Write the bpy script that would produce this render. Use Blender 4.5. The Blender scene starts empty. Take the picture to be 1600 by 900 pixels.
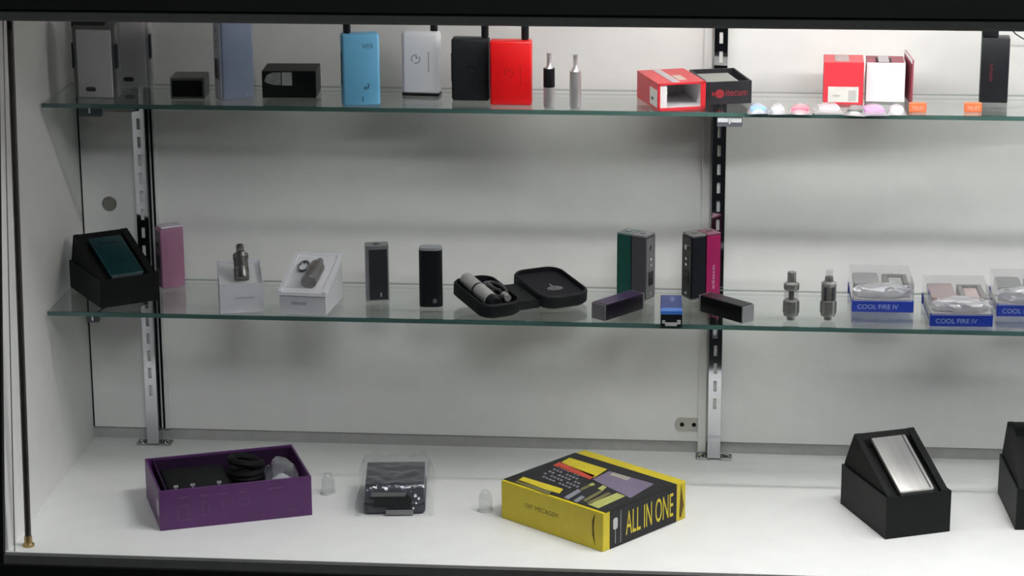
import bpy, bmesh, math, random
from mathutils import Vector, Matrix
random.seed(7)
PI = math.pi
C = bpy.context.scene.collection

# ------------------------------------------------------------------ camera
CAM = Vector((0.9456, -3.4476, 1.2297))
YAW, PITCH, ROLL, FPX = 0.0910, 0.2765, -0.0051, 3871.0
_f = Vector((-math.sin(YAW)*math.cos(PITCH), math.cos(YAW)*math.cos(PITCH), -math.sin(PITCH)))
_r = Vector((math.cos(YAW), math.sin(YAW), 0)); _u = _r.cross(_f)
RT = _r*math.cos(ROLL)+_u*math.sin(ROLL); UP = -_r*math.sin(ROLL)+_u*math.cos(ROLL); FW = _f
cd = bpy.data.cameras.new('camera'); cd.sensor_width = 36; cd.lens = FPX/1600*36
cd.clip_start = .05; cd.clip_end = 50
cam = bpy.data.objects.new('camera', cd); C.objects.link(cam)
cam.matrix_world = Matrix(((RT.x, UP.x, -FW.x, CAM.x), (RT.y, UP.y, -FW.y, CAM.y), (RT.z, UP.z, -FW.z, CAM.z), (0, 0, 0, 1)))
bpy.context.scene.camera = cam
vs = bpy.context.scene.view_settings
vs.view_transform = 'Standard'; vs.look = 'None'; vs.gamma = 1; vs.exposure = 0.1; vs.use_curve_mapping = False

# ------------------------------------------------------------------ world: the dim shop around the cabinet
w = bpy.data.worlds.new('shop'); bpy.context.scene.world = w; w.use_nodes = True
w.node_tree.nodes['Background'].inputs[0].default_value = (.85, .93, 1, 1)
w.node_tree.nodes['Background'].inputs[1].default_value = 0.012

def area(name, loc, target, sx, sy, power, col=(1, 1, 1)):
    d = bpy.data.lights.new(name, 'AREA'); d.shape = 'RECTANGLE'; d.size = sx; d.size_y = sy; d.energy = power; d.color = col
    o = bpy.data.objects.new(name, d); C.objects.link(o); o.location = loc
    o.rotation_euler = (Vector(target)-Vector(loc)).to_track_quat('-Z', 'Y').to_euler()
    return o
area('shop_ceiling_light', (1.9, -1.04, 2.35), (1.2, -.35, 0), 1.2, .22, 40, (.96, .985, 1))
area('front_fill_light', (1.2, -3.6, 2.6), (.9, -.2, .45), 1.2, .6, 32, (.95, .98, 1))  # added fill light facing the cabinet, not a lamp of the shop
TUBE_X0, TUBE_X1, TUBE_Z, TUBES = .66, 1.95, .792, ((-.400, 50.0, 'front'),)

# ------------------------------------------------------------------ pixel -> plane helpers (ray of the calibrated camera)
def ray(a, b): return FW + RT*((a-800)/FPX) - UP*((b-450)/FPX)
def onz(a, b, z): d = ray(a, b); return CAM + d*((z-CAM.z)/d.z)
def ony(a, b, y): d = ray(a, b); return CAM + d*((y-CAM.y)/d.y)

# ------------------------------------------------------------------ materials
def new_mat(n):
    m = bpy.data.materials.new(n); m.use_nodes = True
    return m, m.node_tree, m.node_tree.nodes['Principled BSDF']
MC = {}
def mat(n, col, rough=.5, metal=0., var=.06, bump=0., scale=60., coat=0., aniso=None, spec=None):
    if n in MC: return MC[n]
    m, t, p = new_mat(n); N = t.nodes; L = t.links
    tc = N.new('ShaderNodeTexCoord'); no = N.new('ShaderNodeTexNoise'); no.inputs['Scale'].default_value = scale; no.inputs['Detail'].default_value = 3
    if aniso:
        mp = N.new('ShaderNodeMapping'); mp.inputs['Scale'].default_value = aniso
        L.new(tc.outputs['Object'], mp.inputs[0]); L.new(mp.outputs[0], no.inputs['Vector'])
    else: L.new(tc.outputs['Object'], no.inputs['Vector'])
    cr = N.new('ShaderNodeValToRGB')
    a = tuple(max(0, c*(1-var)) for c in col); b = tuple(min(1, c*(1+var)) for c in col)
    cr.color_ramp.elements[0].position = .3; cr.color_ramp.elements[1].position = .7
    cr.color_ramp.elements[0].color = (*a, 1); cr.color_ramp.elements[1].color = (*b, 1)
    L.new(no.outputs['Fac'], cr.inputs[0]); L.new(cr.outputs[0], p.inputs['Base Color'])
    p.inputs['Roughness'].default_value = rough; p.inputs['Metallic'].default_value = metal
    p.inputs['Coat Weight'].default_value = coat
    if spec is None: spec = .5 if max(col) > .04 or metal > .2 else .25
    p.inputs['Specular IOR Level'].default_value = spec
    if bump:
        bp = N.new('ShaderNodeBump'); bp.inputs['Strength'].default_value = bump; bp.inputs['Distance'].default_value = .0006
        L.new(no.outputs['Fac'], bp.inputs['Height']); L.new(bp.outputs[0], p.inputs['Normal'])
    MC[n] = m; return m

def clear_mat(n, tint, f0=.04, diff=0., diffcol=(1, 1, 1), rough=.02, gain=1.0, bump=0., bscale=80.):
    """thin transparent sheet: transparent + Schlick mirror (+ a little milky scatter)"""
    if n in MC: return MC[n]
    m = bpy.data.materials.new(n); m.use_nodes = True; t = m.node_tree; N = t.nodes; L = t.links
    for k in list(N): N.remove(k)
    out = N.new('ShaderNodeOutputMaterial'); tr = N.new('ShaderNodeBsdfTransparent'); tr.inputs[0].default_value = (*tint, 1)
    gl = N.new('ShaderNodeBsdfGlossy'); gl.inputs['Roughness'].default_value = rough; gl.inputs['Color'].default_value = (1, 1, 1, 1)
    ge = N.new('ShaderNodeNewGeometry'); dt = N.new('ShaderNodeVectorMath'); dt.operation = 'DOT_PRODUCT'
    L.new(ge.outputs['Incoming'], dt.inputs[0])
    if bump:
        tc = N.new('ShaderNodeTexCoord'); no = N.new('ShaderNodeTexNoise'); no.inputs['Scale'].default_value = bscale; no.inputs['Detail'].default_value = 4
        bp = N.new('ShaderNodeBump'); bp.inputs['Strength'].default_value = bump; bp.inputs['Distance'].default_value = .004
        L.new(tc.outputs['Object'], no.inputs['Vector']); L.new(no.outputs['Fac'], bp.inputs['Height'])
        L.new(bp.outputs[0], gl.inputs['Normal']); L.new(bp.outputs[0], dt.inputs[1])
    else: L.new(ge.outputs['Normal'], dt.inputs[1])
    ab = N.new('ShaderNodeMath'); ab.operation = 'ABSOLUTE'; L.new(dt.outputs['Value'], ab.inputs[0])
    om = N.new('ShaderNodeMath'); om.operation = 'SUBTRACT'; om.inputs[0].default_value = 1; L.new(ab.outputs[0], om.inputs[1])
    pw = N.new('ShaderNodeMath'); pw.operation = 'POWER'; pw.inputs[1].default_value = 5; L.new(om.outputs[0], pw.inputs[0])
    mu = N.new('ShaderNodeMath'); mu.operation = 'MULTIPLY_ADD'; mu.inputs[1].default_value = (1-f0)*gain; mu.inputs[2].default_value = f0*gain; mu.use_clamp = True
    L.new(pw.outputs[0], mu.inputs[0])
    base = tr
    if diff:
        df = N.new('ShaderNodeBsdfDiffuse'); df.inputs[0].default_value = (*diffcol, 1)
        tl = N.new('ShaderNodeBsdfTranslucent'); tl.inputs[0].default_value = (*diffcol, 1)
        m0 = N.new('ShaderNodeMixShader'); m0.inputs[0].default_value = .4; L.new(df.outputs[0], m0.inputs[1]); L.new(tl.outputs[0], m0.inputs[2])
        m1 = N.new('ShaderNodeMixShader'); m1.inputs[0].default_value = diff; L.new(tr.outputs[0], m1.inputs[1]); L.new(m0.outputs[0], m1.inputs[2]); base = m1
    mx = N.new('ShaderNodeMixShader'); L.new(mu.outputs[0], mx.inputs[0]); L.new(base.outputs[0], mx.inputs[1]); L.new(gl.outputs[0], mx.inputs[2])
    L.new(mx.outputs[0], out.inputs[0]); MC[n] = m; return m

def M_wall(): return mat('white_laminate', (.78, .78, .765), .42, var=.02, bump=.05, scale=25)
def M_black(): return mat('black_card', (.0045, .005, .0055), .55, var=.2, bump=.1, scale=200)
def M_chrome(): return mat('chrome', (.55, .56, .58), .07, 1., var=.04, scale=30)
def M_steel(): return mat('brushed_steel', (.42, .42, .43), .25, 1., var=.12, scale=90, aniso=(1, 1, .1))
def M_blackplastic(): return mat('black_plastic', (.012, .013, .015), .32, var=.2, scale=120)
def M_shadowgap(): return mat('black_gap_strip', (.008, .008, .008), .9, var=.1)

# ------------------------------------------------------------------ mesh helpers
def finish(name, bm, m, parent=None, loc=None, rot=None, smooth=False):
    me = bpy.data.meshes.new(name); bmesh.ops.recalc_face_normals(bm, faces=bm.faces[:]) if bm.faces else None
    bm.to_mesh(me); bm.free()
    if smooth:
        for p in me.polygons: p.use_smooth = True
        try: me.set_sharp_from_angle(angle=math.radians(35))
        except Exception: pass
    me.materials.append(m)
    o = bpy.data.objects.new(name, me); C.objects.link(o)
    if parent is not None: o.parent = parent
    if loc is not None: o.location = loc
    if rot is not None: o.rotation_euler = rot
    return o
def thing(name, label, cat, loc=(0, 0, 0), yaw=0., group=None):
    o = bpy.data.objects.new(name, None); C.objects.link(o); o.empty_display_size = .02
    o.location = loc; o.rotation_euler = (0, 0, yaw); o['label'] = label; o['category'] = cat
    if group: o['group'] = group
    return o
def tag(o, label, cat, group=None):
    o['label'] = label; o['category'] = cat
    if group: o['group'] = group
    return o
def struct(o): o['kind'] = 'structure'; return o
def B(): return bmesh.new()
def box(bm, x0, x1, y0, y1, z0, z1, bev=0., seg=2, mtx=None, only=None):
    g = bmesh.ops.create_cube(bm, size=1); vs_ = g['verts']
    for v in vs_: v.co = Vector((x0+(v.co.x+.5)*(x1-x0), y0+(v.co.y+.5)*(y1-y0), z0+(v.co.z+.5)*(z1-z0)))
    if bev:
        es = list({e for v in vs_ for e in v.link_edges})
        if only == 'v': es = [e for e in es if abs(e.verts[0].co.z-e.verts[1].co.z) > 1e-7]
        if only == 'x': es = [e for e in es if abs(e.verts[0].co.x-e.verts[1].co.x) > 1e-7]
        r = bmesh.ops.bevel(bm, geom=es, offset=bev, segments=seg, affect='EDGES', profile=.5)
        vs_ = list({v for f in r['faces'] for v in f.verts} | {v for v in vs_ if v.is_valid})
    if mtx is not None: bmesh.ops.transform(bm, matrix=mtx, verts=[v for v in vs_ if v.is_valid])
    return bm
def lathe(bm, prof, seg=24, mtx=None, cap=True):
    rings = []
    for r, z in prof: rings.append([bm.verts.new((r*math.cos(2*PI*k/seg), r*math.sin(2*PI*k/seg), z)) for k in range(seg)])
    for a, b in zip(rings, rings[1:]):
        for k in range(seg): bm.faces.new((a[k], a[(k+1) % seg], b[(k+1) % seg], b[k]))
    if cap: bm.faces.new(rings[0][::-1]); bm.faces.new(rings[-1])
    if mtx is not None: bmesh.ops.transform(bm, matrix=mtx, verts=[v for r in rings for v in r])
    return bm
def prism(bm, poly, x0, x1, axis='x', mtx=None):
    """poly of 2D points; axis x: (y,z) swept along x; axis z: (x,y) swept along z"""
    mk = (lambda p, t: (t, p[0], p[1])) if axis == 'x' else ((lambda p, t: (p[0], p[1], t)) if axis == 'z' else (lambda p, t: (p[0], t, p[1])))
    a = [bm.verts.new(mk(p, x0)) for p in poly]; b = [bm.verts.new(mk(p, x1)) for p in poly]; n = len(poly)
    for k in range(n): bm.faces.new((a[k], a[(k+1) % n], b[(k+1) % n], b[k]))
    bm.faces.new(a[::-1]); bm.faces.new(b)
    if mtx is not None: bmesh.ops.transform(bm, matrix=mtx, verts=a+b)
    return bm
def rrect(w, d, r, n=6, cx=0., cy=0.):
    pts = []
    for (sx, sy, a0) in ((1, 1, 0), (-1, 1, 90), (-1, -1, 180), (1, -1, 270)):
        for k in range(n+1):
            a = math.radians(a0+90*k/n); pts.append((cx+sx*(w/2-r)+r*math.cos(a), cy+sy*(d/2-r)+r*math.sin(a)))
    return pts
def tube(bm, pts, r, seg=8):
    pts = [Vector(p) for p in pts]; rings = []
    for i, p in enumerate(pts):
        t = (pts[min(i+1, len(pts)-1)]-pts[max(i-1, 0)]).normalized()
        a = t.cross(Vector((0, 0, 1)) if abs(t.z) < .9 else Vector((1, 0, 0))).normalized(); b = t.cross(a)
        rings.append([bm.verts.new(p+a*(r*math.cos(2*PI*k/seg))+b*(r*math.sin(2*PI*k/seg))) for k in range(seg)])
    for a, b in zip(rings, rings[1:]):
        for k in range(seg): bm.faces.new((a[k], a[(k+1) % seg], b[(k+1) % seg], b[k]))
    bm.faces.new(rings[0][::-1]); bm.faces.new(rings[-1]); return bm
def blob(bm, rx, ry, rz, cx, cy, cz, amp=.2, seed=0, sub=3, flat=True, freq=1.0):
    from mathutils import noise
    g = bmesh.ops.create_icosphere(bm, subdivisions=sub, radius=1)
    for v in g['verts']:
        n = noise.noise(v.co*2.2*freq+Vector((seed*3.1, 0, 0)))*amp + noise.noise(v.co*6*freq+Vector((0, seed, 0)))*amp*.5
        c = v.co*(1+n); z = cz+c.z*rz
        if flat: z = max(z, cz-rz*.9)
        v.co = Vector((cx+c.x*rx, cy+c.y*ry, z))
    return bm
def text(name, s, width, height, m, parent, mtx, thick=.0002, sx=None):
    cu = bpy.data.curves.new(name, 'FONT'); cu.body = s; cu.size = 1; cu.align_x = 'CENTER'; cu.align_y = 'CENTER'; cu.resolution_u = 3
    o = bpy.data.objects.new(name, cu); C.objects.link(o)
    me = bpy.data.meshes.new_from_object(o.evaluated_get(bpy.context.evaluated_depsgraph_get()))
    bpy.data.objects.remove(o)
    xs = [v.co.x for v in me.vertices]; ys = [v.co.y for v in me.vertices]
    cx = (max(xs)+min(xs))/2; cy = (max(ys)+min(ys))/2; kx = width/(max(xs)-min(xs)); ky = height/(max(ys)-min(ys))
    bm = bmesh.new(); bm.from_mesh(me); bpy.data.meshes.remove(me)
    for v in bm.verts: v.co = Vector(((v.co.x-cx)*kx, (v.co.y-cy)*ky, v.co.z))
    r = bmesh.ops.extrude_face_region(bm, geom=bm.faces[:]); bmesh.ops.translate(bm, vec=(0, 0, thick), verts=[g for g in r['geom'] if isinstance(g, bmesh.types.BMVert)])
    bmesh.ops.transform(bm, matrix=mtx, verts=bm.verts[:])
    return finish(name, bm, m, parent)
FRONT = Matrix.Rotation(PI/2, 4, 'X')                      # text plane -> facing -y
def at(x, y, z, rot=None):
    t = Matrix.Translation((x, y, z)); return t @ rot if rot is not None else t
def place(fl, fr, z, yaw=None):
    """front-left / front-right base pixels -> (front middle point, yaw, width)"""
    a, b = onz(*fl, z), onz(*fr, z); d = b-a
    return (a+b)/2, (math.atan2(d.y, d.x) if yaw is None else math.radians(yaw)), d.length

# ================================================================== THE CABINET
XR = 2.05; YF = -.4563; ZC = .835; ZT = .7125
Z1, Z2 = .2630, .5505                                   # tops of the two glass shelves
bm = B(); box(bm, -.02, XR+.02, YF, .02, -.02, 0); struct(finish('floor', bm, M_wall()))
bm = B(); box(bm, -.02, XR+.02, YF, .02, ZC, ZC+.02); struct(finish('ceiling', bm, M_wall()))
bm = B(); box(bm, .0022, XR, 0, .02, .019, ZC); wb = struct(finish('wall_back', bm, M_wall()))
bm = B(); box(bm, -.02, 0, YF+.002, .02, 0, ZC); struct(finish('wall_left', bm, M_wall()))
bm = B(); box(bm, XR, XR+.02, YF+.002, .02, 0, ZC); struct(finish('wall_right', bm, M_wall()))
bm = B(); box(bm, 0, XR, .005, .02, 0, .0195); struct(finish('baseboard_back', bm, mat('grey_laminate_edge', (.42, .42, .41), .5)))
bm = B(); box(bm, 0, .0022, .0, .015, .019, ZC); struct(finish('trim_1', bm, M_shadowgap()))
# front frame: black outside, a dark grey aluminium lip inside
alu = mat('dark_anodised_lip', (.08, .08, .077), .6, var=.1)
blk = mat('black_frame_laminate', (.004, .004, .004), .6, var=.2)
bm = B(); box(bm, -.3, XR+.3, YF-.012, YF, ZT, ZT+.016); struct(finish('trim_2', bm, alu))
bm = B(); box(bm, -.3, XR+.3, YF-.02, YF+.0, ZT+.016, 1.15); struct(finish('trim_3', bm, blk))
bm = B(); box(bm, -.3, XR+.3, YF-.010, YF, -.0125, -.0005); struct(finish('trim_4', bm, alu))
bm = B(); box(bm, -.3, XR+.3, YF-.016, YF, -.45, -.0125); struct(finish('trim_5', bm, blk))
def lean(u0, v0, u1, v1): return ony(u0, v0, YF), ony(u1, v1, YF)
# left stile of the frame, leaning very slightly as the lens shows it
bm = B(); prism(bm, [(-.3, -.0125), (-.0035, -.0125), (.0345, ZT+.02), (-.3, ZT+.02)], YF-.012, YF-.002, 'y'); struct(finish('trim_6', bm, blk))
bm = B(); prism(bm, [(.0075, 0), (.0088, 0), (.0375, ZT), (.0362, ZT)], YF+.002, YF+.0035, 'y'); struct(finish('trim_7', bm, mat('grey_groove', (.22, .21, .2), .6)))
# battens on the back wall next to the posts
bm = B(); box(bm, .9035, .9155, -.006, 0, .004, ZC, .001); struct(finish('trim_8', bm, M_wall()))
bm = B(); box(bm, .1065, .1095, -.0012, 0, .019, ZC); struct(finish('trim_9', bm, M_shadowgap()))
bm = B(); box(bm, .1105, .1165, -.0042, 0, .019, ZC, .001); struct(finish('trim_10', bm, M_wall()))

# pivot rod with brass foot at the front left
t = thing('pivot_rod', 'tall thin dark metal rod with a brass foot at the front left of the cabinet', 'rod', (.0215, -.4335, 0))
top = Vector((.0185, 0, ZT+.02))
bm = B(); tube(bm, [(0, 0, .012), tuple(top)], .0042, 14); finish('rod', bm, mat('dark_bronze_metal', (.10, .095, .085), .35, .8, var=.15), t, smooth=True)
bm = B(); lathe(bm, [(.0078, 0), (.0078, .003), (.0055, .005), (.0052, .014), (.0035, .015)], 18); finish('foot', bm, mat('brass', (.42, .30, .14), .35, .9), t, smooth=True)

# light fittings behind the top of the frame
for ty, te, nm in TUBES:
    t = thing('light_fitting', 'fluorescent tube fitting under the cabinet ceiling, hidden behind the top frame', 'lamp', (0, ty, TUBE_Z))
    bm = B(); box(bm, TUBE_X0-.02, TUBE_X1+.02, -.02, .02, .014, .032, .003); finish('housing', bm, mat('white_enamel', (.8, .8, .8), .3), t)
    em = bpy.data.materials.new('glowing_tube'); em.use_nodes = True
    p = em.node_tree.nodes['Principled BSDF']; p.inputs['Emission Color'].default_value = (1, .985, .96, 1); p.inputs['Emission Strength'].default_value = te
    bm = B(); lathe(bm, [(.008, TUBE_X0), (.008, TUBE_X1)], 16, Matrix.Rotation(PI/2, 4, 'Y')); finish('tube', bm, em, t, smooth=True)

# ------------------------------------------------------------------ glass shelves
face = clear_mat('shelf_glass', (.915, .94, .928), f0=.045, gain=1.1, rough=.005)
edge = mat('green_glass_edge', (.06, .125, .11), .15, var=.15, scale=12, coat=.5)
def shelf(ztop, yfront, lab):
    o = thing('glass_shelf', lab, 'shelf', (0, 0, ztop-.006), 0)
    x0, x1, y0, y1 = .003, XR-.004, yfront, -.034
    for nm, z in (('top_surface', .006), ('bottom_surface', 0)):
        bm = B(); v = [bm.verts.new(c) for c in ((x0, y0, z), (x1, y0, z), (x1, y1, z), (x0, y1, z))]; bm.faces.new(v)
        me = bpy.data.meshes.new(nm); bm.to_mesh(me); bm.free(); me.materials.append(face)
        q = bpy.data.objects.new(nm, me); C.objects.link(q); q.parent = o
    bm = B()
    box(bm, x0, x1, y0, y0+.0028, 0.0001, .0059); finish('polished_edge', bm, edge, o)
    bm = B(); box(bm, x0, x1, y1-.0006, y1, .0018, .0042); finish('rear_edge', bm, mat('pale_rear_edge', (.22, .27, .25), .4), o)
    bm = B(); box(bm, x0, x0+.0003, y0, y1, .0008, .0052); finish('end_edge', bm, face, o)
    return o
shelf(Z1, -.2203, 'lower green-edged glass shelf running across the middle of the cabinet')
shelf(Z2, -.1887, 'upper green-edged glass shelf just below the cabinet frame')

# ------------------------------------------------------------------ posts
def post(x, wd, lab, group):
    t = thing('shelf_post', lab, 'post', (x, -.001, 0), 0, group)
    bm = B(); h = ZC-.001; dp = -.026; sw = .0025
    box(bm, -wd/2, -sw, dp, dp+.0015, .003, h); box(bm, sw, wd/2, dp, dp+.0015, .003, h)
    box(bm, -wd/2, -wd/2+.0015, dp+.0015, 0, .003, h); box(bm, wd/2-.0015, wd/2, dp+.0015, 0, .003, h)
    z = .003; c = .0865
    while c < h-.02:
        box(bm, -sw, sw, dp, dp+.0015, z, c-.008); z = c+.008; c += .0268
    box(bm, -sw, sw, dp, dp+.0015, z, h)
    finish('slotted_channel', bm, M_chrome(), t)
    bm = B(); box(bm, -wd/2+.002, wd/2-.002, dp+.0035, -.001, .004, h-.001); finish('added_slot_filler', bm, M_wall(), t)  # added white filler so the slots look light; not part of the post
    for s in (-1, 1):
        bm = B(); box(bm, s*wd/2-(.0 if s > 0 else .017), s*wd/2+(.017 if s > 0 else 0), dp, -.004, 0, .003, .0008); f = finish('foot_plate', bm, M_steel(), t)
        bm = B(); lathe(bm, [(.0045, .003), (.004, .0055), (.002, .0065)], 12, at(s*(wd/2+.009), dp+.011, 0)); finish('screw', bm, M_chrome(), f, smooth=True)
    return t
post(.0963, .0175, 'slotted chrome shelf post near the left wall, beside the black shadow gap', None)
post(.9275, .0185, 'slotted chrome shelf post right of centre, behind the black and pink devices', None)
def bracket(x, ztop, yf, lab, c0, c1, dx=0., bright=True, hh=.0085):
    t = thing('shelf_bracket', lab, 'bracket', (x, -.0275, ztop-.0065), 0)
    L = math.hypot(yf+.0275, dx)
    bm = B(); prism(bm, [(0, -.0005), (0, -.036), (-.02, -.034), (-L, -.010), (-L, -.0005)], -.0018, .0018, mtx=Matrix.Rotation(-math.atan2(-dx, -(yf+.0275)), 4, 'Z')); finish('arm', bm, M_steel(), t)
    m = mat('satin_clamp_bright', (.20, .21, .24), .3, .4) if bright else mat('satin_clamp_dark', (.07, .085, .09), .3, .5)
    bm = B(); box(bm, c0, c1, yf+.0255, yf+.0375, -hh, -.0008, .0008); cl = finish('clamp', bm, m, t)
    xm = (c0+c1)/2
    for a_, b_ in ((c0+.001, xm-.0018), (xm+.0018, c1-.001)):
        bm = B(); box(bm, a_, b_, yf+.0248, yf+.0255, -hh*.55, -.0012, .0003); finish('clamp_pad', bm, mat('bright_pad', (.8, .82, .85), .3) if bright else m, cl)
    bm = B(); box(bm, xm-.0012, xm+.0012, yf+.0243, yf+.0255, -hh*.7, -.0008); finish('clamp_ridge', bm, mat('white_plastic', (.8, .8, .8), .3), cl)
    return t
bracket(.0963, Z2, -.160, 'dark metal bracket under the left end of the upper glass shelf', -.050, -.018, -.034, False, .017)
bracket(.9285, Z2, -.184, 'bright chrome bracket under the upper glass shelf at the right post', -.004, .030, .008, True, .0135)
bracket(.0963, Z1, -.212, 'small dark bracket under the left end of the lower glass shelf', -.040, -.022, -.031, False, .010)
bracket(.9275, Z1, -.21, 'thin chrome bracket under the lower glass shelf at the right post', -.004, .003, .0, True, .014)

# cap in the back wall, fixing plate near the right post
q = ony(171, 318, 0)
bm = B(); lathe(bm, [(.0108, 0), (.0108, .0012), (.0095, .002), (.0085, .0013)], 28, at(q.x, 0, q.z, FRONT)); tag(finish('hole_cap', bm, mat('grey_cap_plastic', (.20, .195, .175), .5), smooth=True), 'round grey plastic cap in the back panel left of the left post', 'cap')
q = ony(1078, 663, 0)
t = thing('fixing_plate', 'small steel plate with two dark holes low on the back wall beside the right post', 'bracket', (q.x, 0, q.z))
bm = B(); prism(bm, rrect(.044, .0205, .0085), -.0016, 0, 'y'); finish('plate', bm, mat('dull_zinc', (.5, .5, .48), .45, .6), t)
for dx in (-.0115, .006):
    bm = B(); lathe(bm, [(.0032, 0), (.0032, .0022), (.002, .0026)], 14, at(dx, 0, 0, FRONT)); finish('screw_hole', bm, M_shadowgap(), t)

# ================================================================== BOX WITH WEDGE (display boxes)
def yaw_from(N, L): d = L-N; return math.atan2(-d.x, d.y)
def wedge_box(lab, N, e_yaw, w_, d, h, apex_h, apex_y, dev, group, rim=.012, devargs=None):
    """N: near corner; local x to the right face end, y to the rear"""
    t = thing('display_box', lab, 'box', N, e_yaw, group)
    th = .0022; m = M_black()
    bm = B(); box(bm, 0, w_, 0, th, 0, h); box(bm, 0, w_, d-th, d, 0, h); box(bm, 0, th, th, d-th, 0, h); box(bm, w_-th, w_, th, d-th, 0, h); box(bm, th, w_-th, th, d-th, 0, .003)
    finish('box_base', bm, m, t)
    # wedge insert: frame with a recess
    g = .003; yf = g; yb = d-g
    ang = math.atan2(apex_h-h, apex_y-yf); Ls = math.hypot(apex_h-h, apex_y-yf)
    bm = B()
    prof = [(yf, .004), (yf, h), (apex_y, apex_h), (yb, h+.004), (yb, .004)]
    for (a, b) in ((g, g+.008), (w_-g-.010, w_-g)): prism(bm, prof, a, b)
    # sloped floor, lower than the rims
    dz = .010
    prism(bm, [(yf, .004), (yf, h-.001), (yf+.006, h-.004), (apex_y-.012, apex_h-.018), (apex_y-.009, apex_h-.007), (apex_y, apex_h-.0005), (yb, h+.004), (yb, .004)], g+.008, w_-g-.010)
    finish('wedge_insert', bm, mat('black_foam', (.003, .0032, .0035), .7, var=.2, bump=.2, scale=300), t)
    if dev:
        name, dl, cat, mtl, mtl2, dw, dlen, dt, x_c, s0 = devargs
        o = thing(name, dl, cat)
        o.matrix_world = Matrix.Translation(N) @ Matrix.Rotation(e_yaw, 4, 'Z') @ Matrix.Translation((x_c, yf, h)) @ Matrix.Rotation(ang, 4, 'X') @ Matrix.Translation((0, s0, .0))
        bm = B(); box(bm, -dw/2, dw/2, 0, dlen, -.003, dt, .002, 3); finish('body', bm, mtl, o, smooth=True)
        bm = B(); box(bm, -dw/2+.002, dw/2-.002, -.0006, .0008, -.004, dt-.001); finish('end_cap', bm, mtl2, o)
        return t, o
    return t, None
silver = mat('satin_silver', (.50, .49, .475), .35, .75, var=.08, scale=160, aniso=(1, .05, 1))
N = onz(1383, 843, 0)
t, o = wedge_box('open black display box at the lower right holding a silver device', N, math.radians(22.5), .0955, .142, .0585, .112, .112, True, 'black display boxes',
    devargs=('silver_device', 'flat silver device lying in the tilted insert of the lower right black box', 'device', silver, mat('bright_silver', (.8, .8, .8), .3, .6), .051, .104, .004, .047, .003))
bm = B(); box(bm, .0190, .0206, .002, .102, .004, .0045); finish('seam', bm, mat('dark_seam', (.05, .05, .05), .5), o)
N = onz(1586, 828, 0)
wedge_box('black display box cut off by the right edge, standing on the cabinet floor', N, yaw_from(N, onz(1563, 779, 0)), .0955, .142, .0585, .116, .112, False, 'black display boxes')
N = onz(158, 482, Z1)
teal = mat('teal_anodised', (.008, .055, .062), .35, .5, var=.15)
t, o = wedge_box('open black display box with a teal device at the left end of the lower shelf', N, math.radians(34), .087, .128, .040, .080, .113, True, 'black display boxes',
    devargs=('teal_device', 'dark teal device lying in the tilted black box on the lower glass shelf', 'device', teal, mat('grey_end', (.16, .19, .2), .4, .3), .049, .096, .003, .043, .003))
text('lettering', 'elitec', .026, .006, mat('black_print', (.005, .01, .012), .5), o, at(-.001, .080, .0031))

# ================================================================== FLOOR OF THE CABINET
# purple box
N = onz(251, 830, 0); R_ = onz(487, 805, 0); yw = math.atan2(R_.y-N.y, R_.x-N.x); W = .209; D = .137; H = .057
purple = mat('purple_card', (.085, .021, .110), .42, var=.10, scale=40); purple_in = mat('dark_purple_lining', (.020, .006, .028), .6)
t = thing('open_carton', 'open purple cardboard box with black and clear contents at the lower left', 'box', N, yw)
bm = B(); th = .003
box(bm, 0, W, 0, th, 0, H, .0005); box(bm, 0, W, D-th, D, 0, H, .0005); box(bm, 0, th, th, D-th, 0, H, .0005); box(bm, W-th, W, th, D-th, 0, H, .0005); box(bm, th, W-th, th, D-th, 0, .003)
finish('carton_walls', bm, purple, t)
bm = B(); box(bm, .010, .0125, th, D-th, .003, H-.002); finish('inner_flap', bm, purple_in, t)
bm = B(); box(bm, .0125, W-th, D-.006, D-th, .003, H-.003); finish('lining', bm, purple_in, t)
bm = B(); box(bm, -.0004, 0, .006, .026, .018, .040); finish('sticker', bm, mat('pale_sticker', (.42, .38, .45), .5), t)
pm = mat('faint_purple_print', (.115, .055, .14), .45)
bm = B()
def ring2(bm, cx, cz, w_, h_, k=.0012):
    for (a, b, c, d) in ((cx-w_/2, cx+w_/2, cz+h_/2-k, cz+h_/2), (cx-w_/2, cx+w_/2, cz-h_/2, cz-h_/2+k), (cx-w_/2, cx-w_/2+k, cz-h_/2, cz+h_/2), (cx+w_/2-k, cx+w_/2, cz-h_/2, cz+h_/2)):
        box(bm, a, b, -.0003, 0, c, d)
bm.free()
for a in ((.032, .023, .016, .022), (.062, .026, .010, .020), (.088, .030, .006, .012), (.115, .030, .014, .010)):
    bm = B(); ring2(bm, *a); bmesh.ops.remove_doubles(bm, verts=bm.verts[:], dist=1e-5); finish('printed_icon', bm, pm, t)
for x, k in ((.026, .012), (.056, .012), (.080, .014), (.108, .010), (.148, .022)):
    bm = B(); box(bm, x, x+k, -.0003, 0, .044, .0458); finish('printed_line', bm, pm, t)
text('lettering', 'by 2000', .022, .006, pm, t, at(.177, 0, .010, FRONT))
Mx = Matrix.Translation(N) @ Matrix.Rotation(yw, 4, 'Z')
o = thing('black_charger', 'black plastic charger lying inside the purple box', 'charger'); o.matrix_world = Mx @ Matrix.Translation((.058, .05, .0035))
bm = B(); box(bm, -.042, .048, -.046, .070, 0, .043, .006, 3); finish('body', bm, mat('matt_black_charger', (.005, .005, .006), .55), o, smooth=True)
bm = B(); box(bm, -.038, .044, -.044, -.030, .043, .045, .0008); finish('ledge', bm, mat('dark_grey_plastic', (.03, .03, .033), .3), o)
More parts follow.
